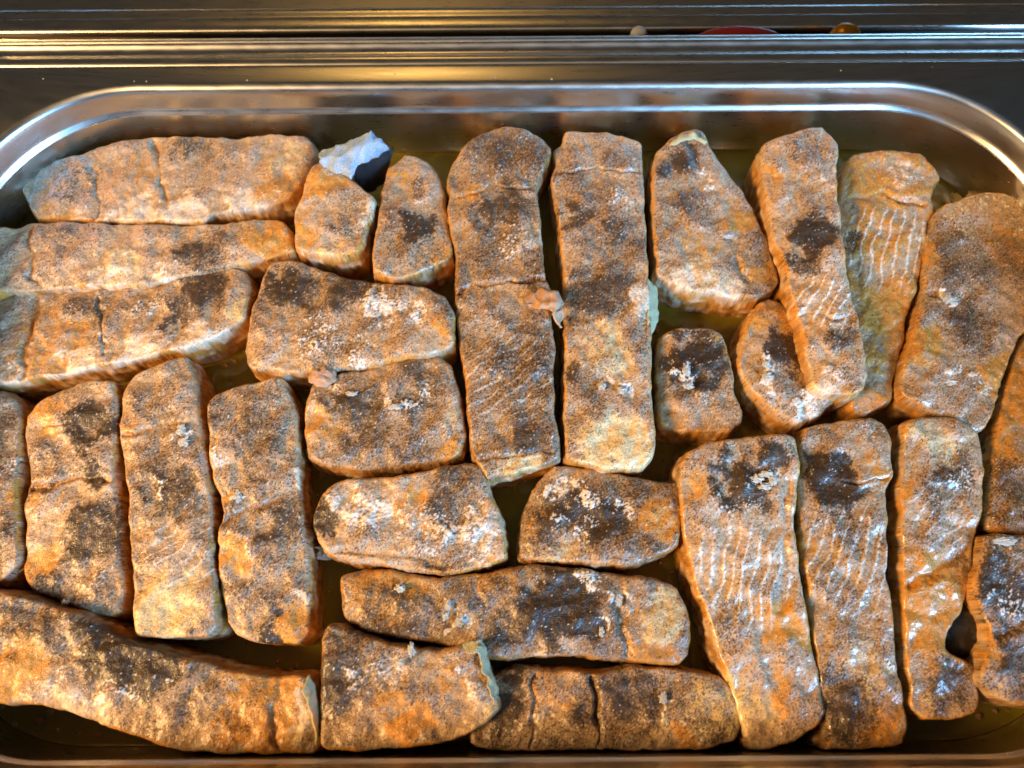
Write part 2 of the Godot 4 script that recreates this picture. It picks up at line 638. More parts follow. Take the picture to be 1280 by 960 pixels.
	# ------------------------------------------------ salmon
	fish.append({"label": "long tan salmon piece lying lengthwise against the back wall in the left corner", "h": 38, "r": 6, "wet": 0, "dome": 2.5, "tx": 0.0, "tz": 0.0, "spice": 0.2, "amber": 0.0,
		"outline": [-252, -115, -246.2, -124.1, -236.1, -131.2, -221.2, -134.5, -214.2, -138.4, -199.9, -141.7, -185.4, -143.6, -160.8, -143.4, -143, -142.7, -126.2, -145.1, -107.1, -143.9, -102.1, -139, -100.6, -130.6, -104.2, -122, -105.7, -114.3, -110.5, -106.8, -122.4, -102.2, -138.5, -99.6, -151.4, -97.8, -154.9, -92.8, -172.5, -93.4, -207.1, -93.2, -223.6, -94.3, -239.9, -94.4, -245.6, -103.2],
		"marks": [["o", -117.9, -111, 12.5, 0.8], ["c", -222.6, -113.2, 12.5, 0.45], ["c", -165.7, -134.2, 10.7, 0.5], ["y", -113.2, -129, 10.7, 0.5], ["o", -196.2, -115.4, 14.3, 0.5], ["o", -234.8, -101.7, 12.5, 0.7], ["p", -189.3, -95.8, 12.1, 1], ["p", -165.3, -97.4, 12.1, 1], ["p", -137.4, -101.8, 10.7, 0.7]],
		"cuts": [[-186.5, -140.3, -175.3, -105.8, 2.2, 1.6], [-216.1, -131.7, -208.1, -96.9, 1.5, 1.4]]})
	fish.append({"label": "narrow salmon flap with a glossy orange end, second from the back wall at the left", "h": 39, "r": 4, "wet": 0, "dome": 2.5, "tx": 0.0, "tz": 0.0, "spice": 0.15, "amber": 0.15,
		"outline": [-275, -90, -258.7, -89.4, -246.4, -88.8, -241, -92.5, -225, -93.7, -198.3, -92.1, -153.6, -91.8, -132.8, -94.3, -121.6, -96.1, -113.2, -93.3, -109.2, -84.2, -107.7, -76.1, -116.3, -73.5, -125.2, -70, -138.9, -67.5, -164, -61.5, -177.3, -57.3, -212.6, -55.8, -234, -54.3, -266.7, -51.1],
		"marks": [["o", -119.1, -82, 10.7, 1.3], ["c", -150.3, -75.6, 14.2, 0.6], ["y", -192.6, -67.2, 14.2, 0.5], ["c", -214.9, -82.8, 10.7, 0.3], ["w", -187.8, -74.6, 5, 0.4], ["w", -170.6, -64.8, 4.3, 0.6], ["p", -191, -56.4, 10.7, 0.7], ["p", -171.9, -59.7, 7.1, 0.9]],
		"cuts": [[-240.5, -87.5, -230.1, -52.4, 1.8, 2]]})
	fish.append({"label": "wide pale orange salmon piece at the left with a bluish white lower edge", "h": 37, "r": 5, "wet": 0, "dome": 2.5, "tx": 0.0, "tz": 0.0, "spice": 0.12, "amber": 0.0,
		"outline": [-268.6, -53.7, -235.5, -56.1, -213.9, -57.6, -174.4, -59.1, -165.2, -64.7, -139.8, -69.8, -131.6, -67.5, -127.5, -58.7, -127.3, -47.9, -128, -39.4, -139.6, -31.1, -152.5, -25, -169.3, -21.1, -191.6, -15.9, -221.3, -10.1, -235.9, -7, -258.8, -7.2],
		"marks": [["c", -150.8, -57, 13.6, 0.9], ["c", -160.7, -42.2, 5, 0.8], ["y", -129.7, -42, 7.9, 0.8], ["o", -222.2, -28.2, 19.7, 0.6], ["w", -173, -46.5, 9.3, 0.35], ["w", -196.8, -32.1, 2.1, 0.9], ["c", -205.7, -44.7, 8.9, 0.35], ["p", -204.7, -15, 12.2, 0.9], ["p", -175.2, -21.3, 12.2, 1], ["p", -149.5, -29.7, 10.7, 1], ["p", -233.8, -8.9, 10.7, 0.9]],
		"cuts": [[-232.6, -53.4, -229.9, -8.1, 2, 2.4], [-201.5, -52.3, -192.3, -23, 1.0, 1.0]]})
	fish.append({"label": "small square orange salmon cube with silvery skin curling up behind it", "h": 42, "r": 4, "wet": 0, "dome": 2.5, "tx": 0.0, "tz": 0.0, "spice": 0.3, "amber": 0.2,
		"outline": [-108.9, -96.1, -106.9, -75.8, -100.7, -72.7, -82.7, -70.3, -74.1, -72.5, -70.9, -86.7, -68.3, -99.4, -67.7, -105, -74.9, -109.7, -81.3, -115.4, -88, -123, -96.5, -127.4, -101.2, -123.1, -103.9, -115.6, -105.3, -106.2],
		"marks": [["o", -94.4, -109.7, 9.2, 1.2], ["c", -79.7, -86.8, 9.2, 0.45], ["o", -103.4, -84.7, 4.9, 0.9], ["y", -89.8, -72.3, 7.1, 0.7], ["p", -69.1, -97.1, 5.6, 1]],
		"cuts": []})
	fish.append({"label": "dark brown crusted salmon piece beside the orange cube, touching the back wall", "h": 38, "r": 5, "wet": 0, "dome": 2.5, "tx": 0.0, "tz": 0.03, "spice": 0.45, "amber": 0.1,
		"outline": [-63.9, -125.5, -66.3, -112.1, -67.3, -91.2, -68.8, -70.9, -68, -62.1, -55.1, -58.1, -37.5, -65.8, -28, -72.8, -29.8, -84.1, -32.1, -97.8, -34, -111.9, -37.6, -123.8, -43.2, -130.6, -54.6, -133.7],
		"marks": [["c", -44.4, -87.4, 7.1, 1], ["c", -47.6, -113.2, 8.6, 0.5], ["w", -46.9, -102.5, 4.3, 0.5], ["o", -59, -121.4, 6.4, 0.6], ["o", -33.3, -73, 6.4, 0.8], ["c", -55.3, -77.6, 8.6, 0.4]],
		"cuts": []})
	fish.append({"label": "long salmon piece with a torn fold across its middle, standing crosswise in the tray centre", "h": 41, "r": 4.5, "wet": 0, "dome": 2.5, "tx": 0.0, "tz": 0.0, "spice": 0.45, "amber": 0.0,
		"outline": [-33.4, -115.6, -28.3, -128.5, -22.1, -137.7, -13.8, -143.5, -4.1, -146.9, 7.2, -144.8, 17.6, -138.3, 22.1, -131.9, 19.8, -124.7, 15.5, -116.2, 13, -108.7, 14.4, -99.4, 15.3, -82.1, 16.1, -62.2, 19.1, -53.6, 19.5, -34.6, 20.7, -22.3, 19.7, -10.2, 19.9, 9.4, 22.2, 23.9, 21.6, 29.8, 17.9, 32.4, 7, 35.7, -11.2, 39.9, -14.8, 35.5, -19.3, 24.3, -21.3, 5.2, -22.6, -10.5, -26, -30.8, -27.8, -47.5, -27.2, -60.4, -27.4, -71.3, -30.8, -87, -32.7, -99.7, -30.8, -106.2],
		"marks": [["c", -3.4, -97.1, 14.2, 0.75], ["c", -4.1, -130.8, 9.9, 0.35], ["o", -19.5, -105.1, 6.4, 0.9], ["c", 5.8, -24.9, 15.9, 0.25], ["c", 12.5, 24, 10.6, 0.6], ["f", 0, -9, 24.8, 0.8, 1.00], ["y", -0.3, 36.4, 9.9, 0.9], ["w", 0.5, -75.6, 10.6, 0.35], ["o", -18.6, -9.1, 10.6, 0.4], ["p", 14.8, -79.9, 7.8, 0.8]],
		"cuts": [[-31.6, -101.9, -11.5, -108.7, 2, 1.6], [-11.5, -108.7, 13.7, -109, 1.6, 1.6], [-26.8, -53.3, 0.3, -57.4, 2.6, 2.0], [0.3, -57.4, 17.5, -59.8, 2.4, 2.0], [-15.4, 29.7, 17.9, 27.7, 1.2, 1.6]]})
	fish.append({"label": "longest straight-sided salmon piece with a pale creamy end, right of the torn one", "h": 41, "r": 3.6, "wet": 0, "dome": 2.5, "tx": 0.0, "tz": 0.0, "spice": 0.45, "amber": 0.0,
		"outline": [21.7, -131.9, 27.2, -137.8, 28.3, -144.1, 38.8, -144.1, 50.1, -143.5, 58.8, -141.4, 69.1, -137.4, 67.7, -99.9, 67.1, -64, 67.1, -38.4, 65.8, -17.9, 64.5, 9.7, 65.6, 21.9, 63.5, 30.9, 57.8, 35.6, 43.2, 36.3, 32.5, 33.3, 23.4, 30.6, 23.3, 9.4, 24.4, -18.2, 25.2, -47.1, 25, -68.7, 22.9, -95.6, 21.2, -109.5, 20.5, -116.6, 23.1, -123.7],
		"marks": [["c", 31.8, -94.1, 9.9, 0.8], ["c", 54.2, -125.6, 7.8, 0.35], ["c", 44.7, -49.4, 17, 0.6], ["c", 28.1, -11.9, 7.8, 0.7], ["c", 55.9, -79.6, 10.6, 0.4], ["y", 46.9, 25.7, 17, 1.2], ["y", 47.2, -20.6, 14.2, 0.5], ["o", 39.9, -24.7, 14.2, 0.4], ["w", 41.7, -4.8, 3.2, 0.9], ["w", 50.5, -2.4, 2.8, 0.9], ["w", 57.2, -104.4, 7.8, 0.35], ["p", 64.9, -45.1, 5.7, 0.8]],
		"cuts": [[21.2, -120.1, 67.8, -118.8, 1.2, 1.4]]})
	fish.append({"label": "wedge-shaped salmon piece with a whitish skin tip at the back wall, right of centre", "h": 39, "r": 5.5, "wet": 0, "dome": 2.5, "tx": 0.0, "tz": 0.0, "spice": 0.45, "amber": 0.0,
		"outline": [72.2, -122.3, 75.3, -131.4, 81.6, -137.7, 89.6, -143.6, 95.7, -145.5, 102.1, -142, 103.9, -133.1, 109.7, -123.4, 116.9, -111, 123.3, -97.4, 127.8, -82.3, 131.4, -64.5, 131.9, -58.8, 128.2, -53.2, 119.8, -49, 108.1, -49.1, 94.6, -52.2, 86.8, -52.3, 81.1, -54.9, 70.8, -60.2, 70.2, -82.7, 70.8, -105.7],
		"marks": [["c", 86.5, -124.3, 10.7, 0.9], ["w", 99.6, -113.3, 5, 0.5], ["c", 92.7, -98.5, 10.7, 0.4], ["o", 117.1, -91.4, 10.7, 1.1], ["o", 122, -62.6, 7.8, 1], ["y", 94.4, -60.6, 14.2, 0.5], ["o", 90.1, -80.4, 10.7, 0.5], ["p", 82.3, -56, 9.3, 0.9], ["p", 103.4, -51.6, 9.3, 0.8]],
		"cuts": [[108.8, -80.3, 115.7, -58.3, 1.6, 2.5]]})
	fish.append({"label": "tall salmon piece with a black crusted band lying over a glossy orange one", "h": 46, "r": 4, "wet": 0, "dome": 2.5, "tx": 0.02, "tz": 0.0, "spice": 0.45, "amber": 0.0,
		"outline": [127, -125.7, 130.8, -134.3, 143.7, -139.1, 160.7, -141.9, 164.4, -135.5, 166.8, -128.8, 164.3, -116.9, 162.1, -100.7, 162.1, -82.6, 161.2, -65.1, 161.1, -48.1, 162.6, -31.5, 163.1, -19.3, 163.5, -6.7, 159.6, 2.2, 154.5, 4.1, 143.6, 2.9, 137.5, -0.6, 137.1, -9.6, 135.3, -19.5, 134.9, -31.7, 132.8, -46.2, 132.1, -63.2, 128.5, -76.3, 127, -91.9, 127.4, -110.2],
		"marks": [["c", 146.1, -80.5, 12.5, 1.1], ["c", 143.4, -65.4, 10.5, 0.7], ["o", 126.9, -63.4, 7.7, 1.2], ["o", 130.2, -114.6, 4.9, 1.2], ["c", 147.2, -128.5, 10.5, 0.4], ["f", 147.6, -44.3, 16, 1, 0.60], ["c", 153.4, -25.9, 7.7, 0.6], ["w", 149.4, -10.1, 5.6, 0.5], ["o", 136.6, -26, 5.6, 0.7], ["p", 162, -114.3, 4.2, 0.8], ["p", 138.7, 1.4, 8.4, 0.7]],
		"cuts": [[134.2, -37.4, 159, -33.9, 1.0, 2]]})
	fish.append({"label": "wet orange salmon piece with white flake lines and a torn skin edge", "h": 37, "r": 5, "wet": 1, "dome": 2.5, "tx": 0.0, "tz": 0.0, "spice": 0.02, "amber": 0.95,
		"outline": [172, -122.8, 176.3, -129.5, 183.7, -131.4, 198.7, -132.8, 214.2, -130.2, 217.1, -122.4, 222, -115.2, 216.2, -110.5, 213.7, -103, 216.4, -99.7, 210.2, -89.6, 207, -78.3, 203.1, -64.9, 197.4, -49.7, 191.7, -39.1, 187.1, -22.5, 180.6, -6.3, 178.3, 3.6, 173, 6.3, 164.9, 10.1, 157.1, 6.5, 159.7, -6.5, 164.4, -39.3, 164.5, -83.1, 165.8, -101.5],
		"marks": [["f", 185.9, -76.3, 23.6, 1.2, 0.35], ["o", 180.9, -43.8, 13.6, 1.1], ["c", 171, -80.9, 7.2, 0.6], ["w", 202.3, -115.2, 7.2, 0.4], ["o", 181.7, -115.3, 10, 0.6], ["o", 192.2, -103.5, 8.6, 0.8], ["w", 168.3, -19.1, 2.9, 0.5], ["p", 205.4, -85.1, 5, 0.9], ["p", 198.9, -119.9, 9.3, 0.5]],
		"cuts": [[164.1, -101, 188.4, -105.4, 1.8, 2.2], [188.4, -105.4, 208.7, -99.7, 1.8, 2.2]]})
	fish.append({"label": "broad brown salmon slab at the right edge below the tray corner", "h": 40, "r": 6, "wet": 1, "dome": 2.5, "tx": 0.0, "tz": 0.0, "spice": 0.45, "amber": 0.25,
		"outline": [211.4, -93.8, 220.7, -100.6, 236.1, -106.1, 254.3, -105.5, 274.4, -103.5, 272.3, -67.3, 254.9, -33.2, 241.3, -27.1, 231.5, -9, 223.8, 6.7, 216.3, 18.2, 211.9, 20.5, 193.2, 11.1, 180.5, 2.5, 181.9, -11.3, 187.7, -23.4, 193.9, -37.9, 199.2, -50.5, 205.2, -76.7],
		"marks": [["c", 226.9, -70, 21.3, 0.45], ["c", 219.6, -31.9, 14.2, 0.55], ["o", 228, -7.6, 12.1, 1], ["o", 191.5, -23.9, 9.2, 1], ["w", 211.6, -46.9, 3.2, 0.9], ["w", 206.3, -5.4, 3.5, 0.7], ["w", 217, -4.6, 2.8, 0.6], ["o", 242.4, -78.7, 14.2, 0.5], ["o", 205.2, -70.1, 5, 0.9]],
		"cuts": [[196.7, -47.9, 210.2, -49.5, 1.5, 2]]})
	fish.append({"label": "small wedge of salmon with white curds and a black patch, tucked under the tall piece", "h": 37, "r": 7, "wet": 0, "dome": 4, "tx": 0.0, "tz": 0.0, "spice": 0.45, "amber": 0.2,
		"outline": [126.6, -51.1, 121.5, -48.2, 113.5, -38.9, 108.9, -27.2, 106.2, -10.9, 109.9, -2.9, 120, 9, 128.7, 15.3, 134.3, 15.3, 144.4, 9.2, 151.6, 3.4, 149.1, -6.6, 143.5, -22.8, 139.8, -39.5, 132.3, -49],
		"marks": [["c", 131.6, -21.4, 10, 1.2], ["w", 121.4, -15.4, 4.3, 0.9], ["w", 121.1, -5.5, 5, 0.8], ["w", 137, 5.6, 5.7, 1], ["o", 119.2, -37.2, 7.2, 1.2], ["o", 133.5, -37.9, 5.7, 1], ["p", 129.2, 14.8, 6.4, 0.6]],
		"cuts": []})
	fish.append({"label": "small blackened salmon cube right of the two long central pieces", "h": 37, "r": 5, "wet": 0, "dome": 2.5, "tx": 0.0, "tz": 0.0, "spice": 0.45, "amber": 0.0,
		"outline": [70, -30.8, 80, -34.5, 93.6, -34.8, 101.1, -31.4, 104.4, -17, 104.3, -2.9, 107.1, 7, 106.5, 13.2, 100.4, 18.5, 89.2, 18.1, 78.1, 18, 67.8, 14.8, 68.2, -3.2],
		"marks": [["c", 88.2, -17.7, 12.9, 1.3], ["c", 79.3, -9.8, 10.7, 0.6], ["w", 82.6, -12.9, 3.9, 0.7], ["w", 90.4, 2.2, 6.4, 0.3], ["o", 74.5, -21.9, 5.7, 0.6], ["o", 74, 11.7, 6.4, 0.6], ["o", 101.1, -21.7, 5, 1]],
		"cuts": []})
	fish.append({"label": "salmon piece at the right edge with a smooth yellow-orange flank in the shade", "h": 38, "r": 6, "wet": 1, "dome": 2.5, "tx": 0.0, "tz": 0.0, "spice": 0.45, "amber": 0.7,
		"outline": [270.9, -38.1, 248.8, -34.9, 239.9, -21.7, 230.8, -1.7, 222.8, 17.7, 216.9, 32.8, 211.8, 47.5, 207.3, 63.2, 226.8, 69, 246.3, 69.1],
		"marks": [["o", 232.6, 3.5, 15.7, 1.4], ["c", 223.3, 48.3, 17.8, 0.5], ["o", 220.6, 26.3, 8.6, 1.1]],
		"cuts": []})
	fish.append({"label": "salmon piece with a dark orange hollow lower half beside a scrap of black skin", "h": 42, "r": 4.5, "wet": 1, "dome": 2.5, "tx": 0.0, "tz": 0.0, "spice": 0.45, "amber": 0.3,
		"outline": [177.5, 15, 186.4, 12.4, 197.7, 11.3, 206.3, 14.5, 212.3, 19.8, 212.2, 31.8, 206.9, 55.3, 202, 65.8, 197, 82.9, 191.1, 96.2, 182.5, 105.9, 179.9, 112.9, 187.3, 116.8, 191.1, 119.4, 191.5, 131.2, 188.7, 137.3, 179.6, 140.3, 166.5, 140.2, 161.2, 136.5, 162.3, 121.7, 163.4, 102.5, 167, 75.9, 170.7, 47.9, 175.1, 29.7],
		"marks": [["c", 197, 37.3, 9.2, 0.6], ["c", 185.4, 48.7, 8.5, 0.35], ["w", 200.8, 41.7, 6.3, 0.4], ["o", 177, 96.2, 21.9, 1.3], ["c", 174.8, 127.7, 12.7, 0.55], ["y", 189.8, 23.3, 11.3, 0.5], ["o", 173, 48.6, 4.9, 1.2], ["f", 188.8, 59.3, 12, 0.7, 0.90], ["y", 168, 129.2, 4.9, 0.5]],
		"cuts": [[163.1, 87.9, 196.7, 73.1, 1.8, 3.5]]})
	fish.append({"label": "salmon piece crossed by a black smudge, left of the one with the dark hollow", "h": 42, "r": 4, "wet": 1, "dome": 2.5, "tx": 0.0, "tz": 0.0, "spice": 0.45, "amber": 0.12,
		"outline": [130, 20.4, 134.3, 15.9, 147.5, 13.7, 164.3, 12.3, 169.5, 14.2, 171.5, 20.3, 170, 38.8, 166.3, 44.3, 163.5, 62, 160, 82.6, 159.8, 99.3, 158.9, 115.4, 158.6, 127.9, 158.8, 143.1, 155.8, 149.1, 141.5, 150.8, 128.4, 150.8, 124.2, 150.8, 126.5, 144.4, 125, 130.8, 125.7, 112, 125.2, 89.1, 125, 61.8, 126.9, 40.4, 130, 36],
		"marks": [["c", 143.7, 43, 12, 1.4], ["c", 139.3, 35.8, 9.2, 0.9], ["o", 162.9, 36, 4.9, 1.1], ["f", 146.1, 76.1, 23.3, 0.9, 0.42], ["c", 141, 62.4, 10.6, 0.4], ["c", 136.2, 133.6, 14.8, 0.8], ["o", 148.1, 141.2, 9.2, 0.9], ["o", 126.2, 69.2, 4.9, 1], ["y", 146.7, 118.3, 9.9, 0.4], ["w", 160.9, 23.1, 3.5, 0.4]],
		"cuts": [[145.6, 42, 166.3, 41.4, 2.2, 1.2], [125.6, 39.7, 131.9, 37.6, 1.5, 2]]})
	fish.append({"label": "broad salmon piece with a white curd and long flake lines, front right of centre", "h": 43, "r": 5, "wet": 1, "dome": 2.5, "tx": 0.0, "tz": 0.0, "spice": 0.45, "amber": 0.15,
		"outline": [75, 33.2, 77.9, 27.7, 87.3, 24.1, 102.1, 21.5, 117, 19.8, 127.7, 21.7, 129.1, 31.4, 125.3, 47.8, 122.9, 61.9, 123.2, 82.5, 124.2, 102.3, 125.8, 121.4, 127.1, 136.8, 121.4, 143.4, 111, 148.7, 100.7, 150.8, 94.4, 150.8, 91.9, 144.1, 88.6, 127.4, 84.7, 114.8, 81.1, 98.8, 76.2, 82.2, 73.6, 61.6, 73.2, 47.4],
		"marks": [["c", 100.8, 42.9, 13.4, 1], ["w", 112.3, 41.2, 4.2, 1.2], ["c", 118, 31.1, 8.4, 0.9], ["f", 96.9, 82.6, 22.5, 1, 0.25], ["o", 111.7, 102.3, 12, 1.1], ["y", 93.5, 133.2, 12.7, 0.7], ["c", 91.3, 105.3, 10.6, 0.5], ["o", 80.4, 44.6, 6.3, 0.8], ["w", 97.8, 55.3, 8.4, 0.4], ["o", 84.9, 121, 4.9, 1.1], ["o", 108.5, 130.3, 8.4, 0.7]],
		"cuts": [[122.2, 41.3, 113.5, 95.8, 1.2, 3]]})
	fish.append({"label": "jagged salmon chunk with grey crust and bright orange sides at the front right edge", "h": 46, "r": 4, "wet": 0, "dome": 2.5, "tx": 0.0, "tz": 0.0, "spice": 0.45, "amber": 0.0,
		"outline": [201.3, 67, 208.6, 65.3, 222.3, 66.4, 240.6, 70, 225.2, 137.2, 207.7, 135.3, 195.3, 131.8, 188.2, 126.6, 189, 122.3, 193.6, 115.5, 197.5, 109.2, 196.4, 101.2, 192.9, 93.1, 194.1, 83.2, 199.5, 76.5],
		"marks": [["c", 207.7, 88.5, 11.2, 0.8], ["w", 211.6, 69.5, 3.5, 1.1], ["o", 194.8, 109.2, 6.3, 1.1], ["w", 207.4, 96.5, 6.3, 0.5], ["c", 207.7, 115.5, 7.7, 0.5], ["o", 195.9, 86.7, 4.2, 0.9], ["p", 196.3, 131.3, 8.4, 0.6]],
		"cuts": [[195.2, 107.6, 212.4, 101.4, 1.5, 3]]})
	fish.append({"label": "salmon piece cut by the left edge of the picture, with a bluish white lower end", "h": 38, "r": 4.5, "wet": 0, "dome": 2.5, "tx": 0.0, "tz": 0.0, "spice": 0.45, "amber": 0.0,
		"outline": [-259.6, -5.3, -238.9, -5.9, -232.3, -1.1, -227.1, 10.6, -224.6, 29.7, -221.1, 51.7, -216, 69.5, -215, 74.7, -218.5, 80.5, -224.7, 84.5, -240.6, 83.7],
		"marks": [["c", -234.8, 11.7, 8.6, 0.6], ["w", -229.3, 30.5, 5, 0.5], ["c", -223.6, 59.4, 7.1, 0.5], ["o", -222.8, 45.1, 6.4, 0.7], ["p", -220.1, 80.7, 5.7, 1]],
		"cuts": []})
	fish.append({"label": "upright brown salmon piece with a large black patch near its top", "h": 38, "r": 5.5, "wet": 0, "dome": 2.5, "tx": 0.0, "tz": 0.0, "spice": 0.45, "amber": 0.0,
		"outline": [-225.8, 7.6, -220.8, -0.2, -210.6, -6.5, -197.9, -10.4, -186.3, -9.1, -182, 7.1, -180.8, 22.5, -179.9, 35.6, -174.6, 52, -171.1, 73.2, -167.6, 86.9, -167.8, 95.3, -173.7, 97.6, -184.4, 95.2, -195.6, 90.8, -206.8, 86.7, -212.7, 81.5, -216.9, 58.9, -219.6, 48.1, -218.6, 36, -223.8, 22.2, -225.6, 14.5],
		"marks": [["c", -191.5, 12, 11.4, 1.2], ["c", -190.1, 34.5, 7.1, 1], ["c", -181.1, 59.7, 15.7, 0.8], ["o", -215.1, 8, 10, 0.9], ["o", -207.3, 75.1, 7.1, 1], ["w", -206.2, 33.6, 3.6, 0.4], ["o", -212, 45.2, 5.7, 0.7], ["c", -194.6, 73.4, 10.7, 0.4], ["w", -180.1, 83.7, 5, 0.4]],
		"cuts": [[-218, 40.1, -176.6, 37.5, 2.4, 2.4], [-222.6, 15.6, -201.9, 9.6, 1.0, 1.2]]})
	fish.append({"label": "upright salmon piece with a white curd fleck and smooth pale lower end", "h": 40, "r": 3.6, "wet": 0, "dome": 2.5, "tx": 0.0, "tz": 0.0, "spice": 0.45, "amber": 0.0,
		"outline": [-181, -5.6, -178.1, -11.6, -167.5, -17.5, -154.7, -21.9, -150.9, -15, -145.4, -3.8, -142.8, 11.8, -138.8, 27, -134.5, 45.4, -131.4, 66.8, -127, 87.3, -124, 102.2, -127.7, 106.1, -142.3, 106.3, -158.4, 105.9, -161.4, 97.1, -164.2, 80.3, -170.2, 55.9, -170.9, 45.9, -176.8, 30.4, -180.5, 15.3, -181.8, 1.8],
		"marks": [["c", -150.1, 46, 13.5, 0.7], ["w", -150.6, 19.2, 3.2, 1.2], ["y", -145.7, 94, 15.6, 1], ["c", -163.3, 1.2, 12.1, 0.35], ["f", -145.2, 70.5, 15.6, 0.7, 0.85], ["w", -157.6, 43.1, 2.5, 0.7], ["o", -172.2, 16.4, 4.3, 0.7], ["c", -163.3, 27.7, 9.2, 0.3], ["p", -158.3, 93.9, 4.3, 0.9], ["p", -140.4, 12.9, 3.5, 0.8]],
		"cuts": [[-177.6, 17.2, -151.4, 12.8, 1.3, 1.6]]})
	fish.append({"label": "upright salmon piece with a scalloped left side beside the open liquid", "h": 39, "r": 4, "wet": 0, "dome": 2.5, "tx": 0.0, "tz": 0.0, "spice": 0.45, "amber": 0.0,
		"outline": [-141.1, 3.8, -137.6, -1.7, -124.9, -6.7, -108.2, -10.6, -103.7, -1.8, -99, 9.9, -96.6, 30.8, -94.4, 45.5, -91.5, 59.9, -87.7, 87.5, -86.8, 99.2, -85.8, 104.1, -91.2, 109.3, -106.6, 108.5, -117.1, 106.2, -120.9, 102.2, -126.2, 85.6, -129.3, 73.6, -129.7, 60.3, -127.4, 54.3, -135, 37.9, -138.2, 23],
		"marks": [["c", -113.2, 24.1, 15.7, 0.35], ["c", -102.8, 60.3, 8.5, 0.6], ["o", -120.8, 70.6, 9.3, 0.9], ["o", -93, 103.4, 8.5, 1.3], ["c", -103.2, 103.4, 4.3, 1], ["w", -132.9, 27.7, 3.2, 0.7], ["w", -123.7, 46, 3.6, 0.7], ["w", -112.4, 70.7, 3.6, 0.4], ["p", -93.9, 39, 4.3, 0.9], ["p", -87.4, 87.7, 4.3, 0.8], ["o", -127.3, 46, 5, 0.9], ["c", -125.7, 8.9, 10.7, 0.3]],
		"cuts": [[-127.2, 56.7, -92.1, 42.6, 1.3, 2]]})
	fish.append({"label": "wide salmon piece, peppered left and white-curded right, below the orange cube", "h": 40, "r": 6, "wet": 0, "dome": 3.5, "tx": 0.0, "tz": 0.0, "spice": 0.45, "amber": 0.0,
		"outline": [-122.3, -63.3, -119, -71.2, -109.1, -71.6, -96.9, -67.5, -82.6, -62.2, -70.6, -59, -42.9, -55.8, -31, -50.1, -26.6, -39.5, -27.1, -23, -38.1, -19, -53.2, -16.7, -68.3, -14, -96.5, -10.6, -113.7, -11.9, -124.4, -13.2, -127, -23.7, -126.7, -36.1, -124.5, -53],
		"marks": [["c", -108.5, -54.4, 11.4, 1], ["c", -77.5, -55, 10.6, 0.55], ["w", -61.3, -41.4, 9.2, 0.8], ["w", -45.9, -40.1, 5.7, 0.7], ["w", -71.6, -17.8, 6.4, 0.6], ["w", -91.1, -28.1, 12.1, 0.45], ["o", -31.9, -33.8, 5.7, 1.2], ["c", -92, -40.4, 10.6, 0.4], ["w", -65.7, -52.8, 6.4, 0.6], ["o", -53, -25.7, 12.8, 0.4]],
		"cuts": []})
	fish.append({"label": "salmon piece with a grey translucent lower edge in the tray centre", "h": 38, "r": 7, "wet": 0, "dome": 3.5, "tx": 0.0, "tz": 0.0, "spice": 0.45, "amber": 0.0,
		"outline": [-96.1, 2.2, -94.9, -7.6, -83.8, -12, -64.9, -15.1, -45.9, -19, -35.2, -21.3, -28.6, -15.6, -24.6, -3.5, -21.8, 12.1, -20.6, 19.8, -24.2, 28.1, -35.1, 31.8, -51.6, 33.5, -69.9, 34.5, -84.6, 32.9, -94.1, 28.7, -97, 15.4],
		"marks": [["c", -70.5, 9, 15, 0.7], ["w", -54.7, 4.5, 3.2, 1], ["w", -84.2, -2.7, 5.7, 0.5], ["o", -88.6, 14.6, 9.3, 0.7], ["o", -29.4, 26.7, 7.9, 1.2], ["c", -41.1, -0.5, 12.8, 0.55], ["w", -44.8, 1.5, 3.6, 0.5], ["y", -24.2, 9.4, 4.3, 0.5]],
		"cuts": []})
	fish.append({"label": "salmon piece sprinkled with white curds, dark skin at its left end", "h": 40, "r": 5.5, "wet": 0, "dome": 3, "tx": 0.0, "tz": 0.0, "spice": 0.45, "amber": 0.0,
		"outline": [-85.1, 45.8, -80.1, 39.6, -69.3, 37.9, -54.8, 37.6, -36.7, 34.4, -22.2, 30.8, -14.1, 31.6, -10.5, 42.7, -5.8, 53.5, -3.3, 62.4, -1.6, 74.6, -14.6, 78.6, -28.5, 81.2, -46, 79.7, -60.2, 76.2, -70.7, 75.8, -81.5, 72.3, -87.4, 63.6, -88.8, 54.7],
		"marks": [["w", -67.7, 53.7, 12.1, 0.7], ["c", -28.9, 46.8, 14.2, 0.5], ["w", -16.3, 62.8, 12.1, 0.6], ["o", -44.8, 50.3, 10.6, 0.7], ["c", -85.1, 57.1, 7.1, 1.5], ["w", -39.1, 60.9, 14.2, 0.4], ["w", -57.2, 49.5, 5.7, 0.6], ["o", -11, 74.9, 7.1, 0.8]],
		"cuts": [[-77.2, 71, -28.3, 75.4, 1.6, 2.4]]})
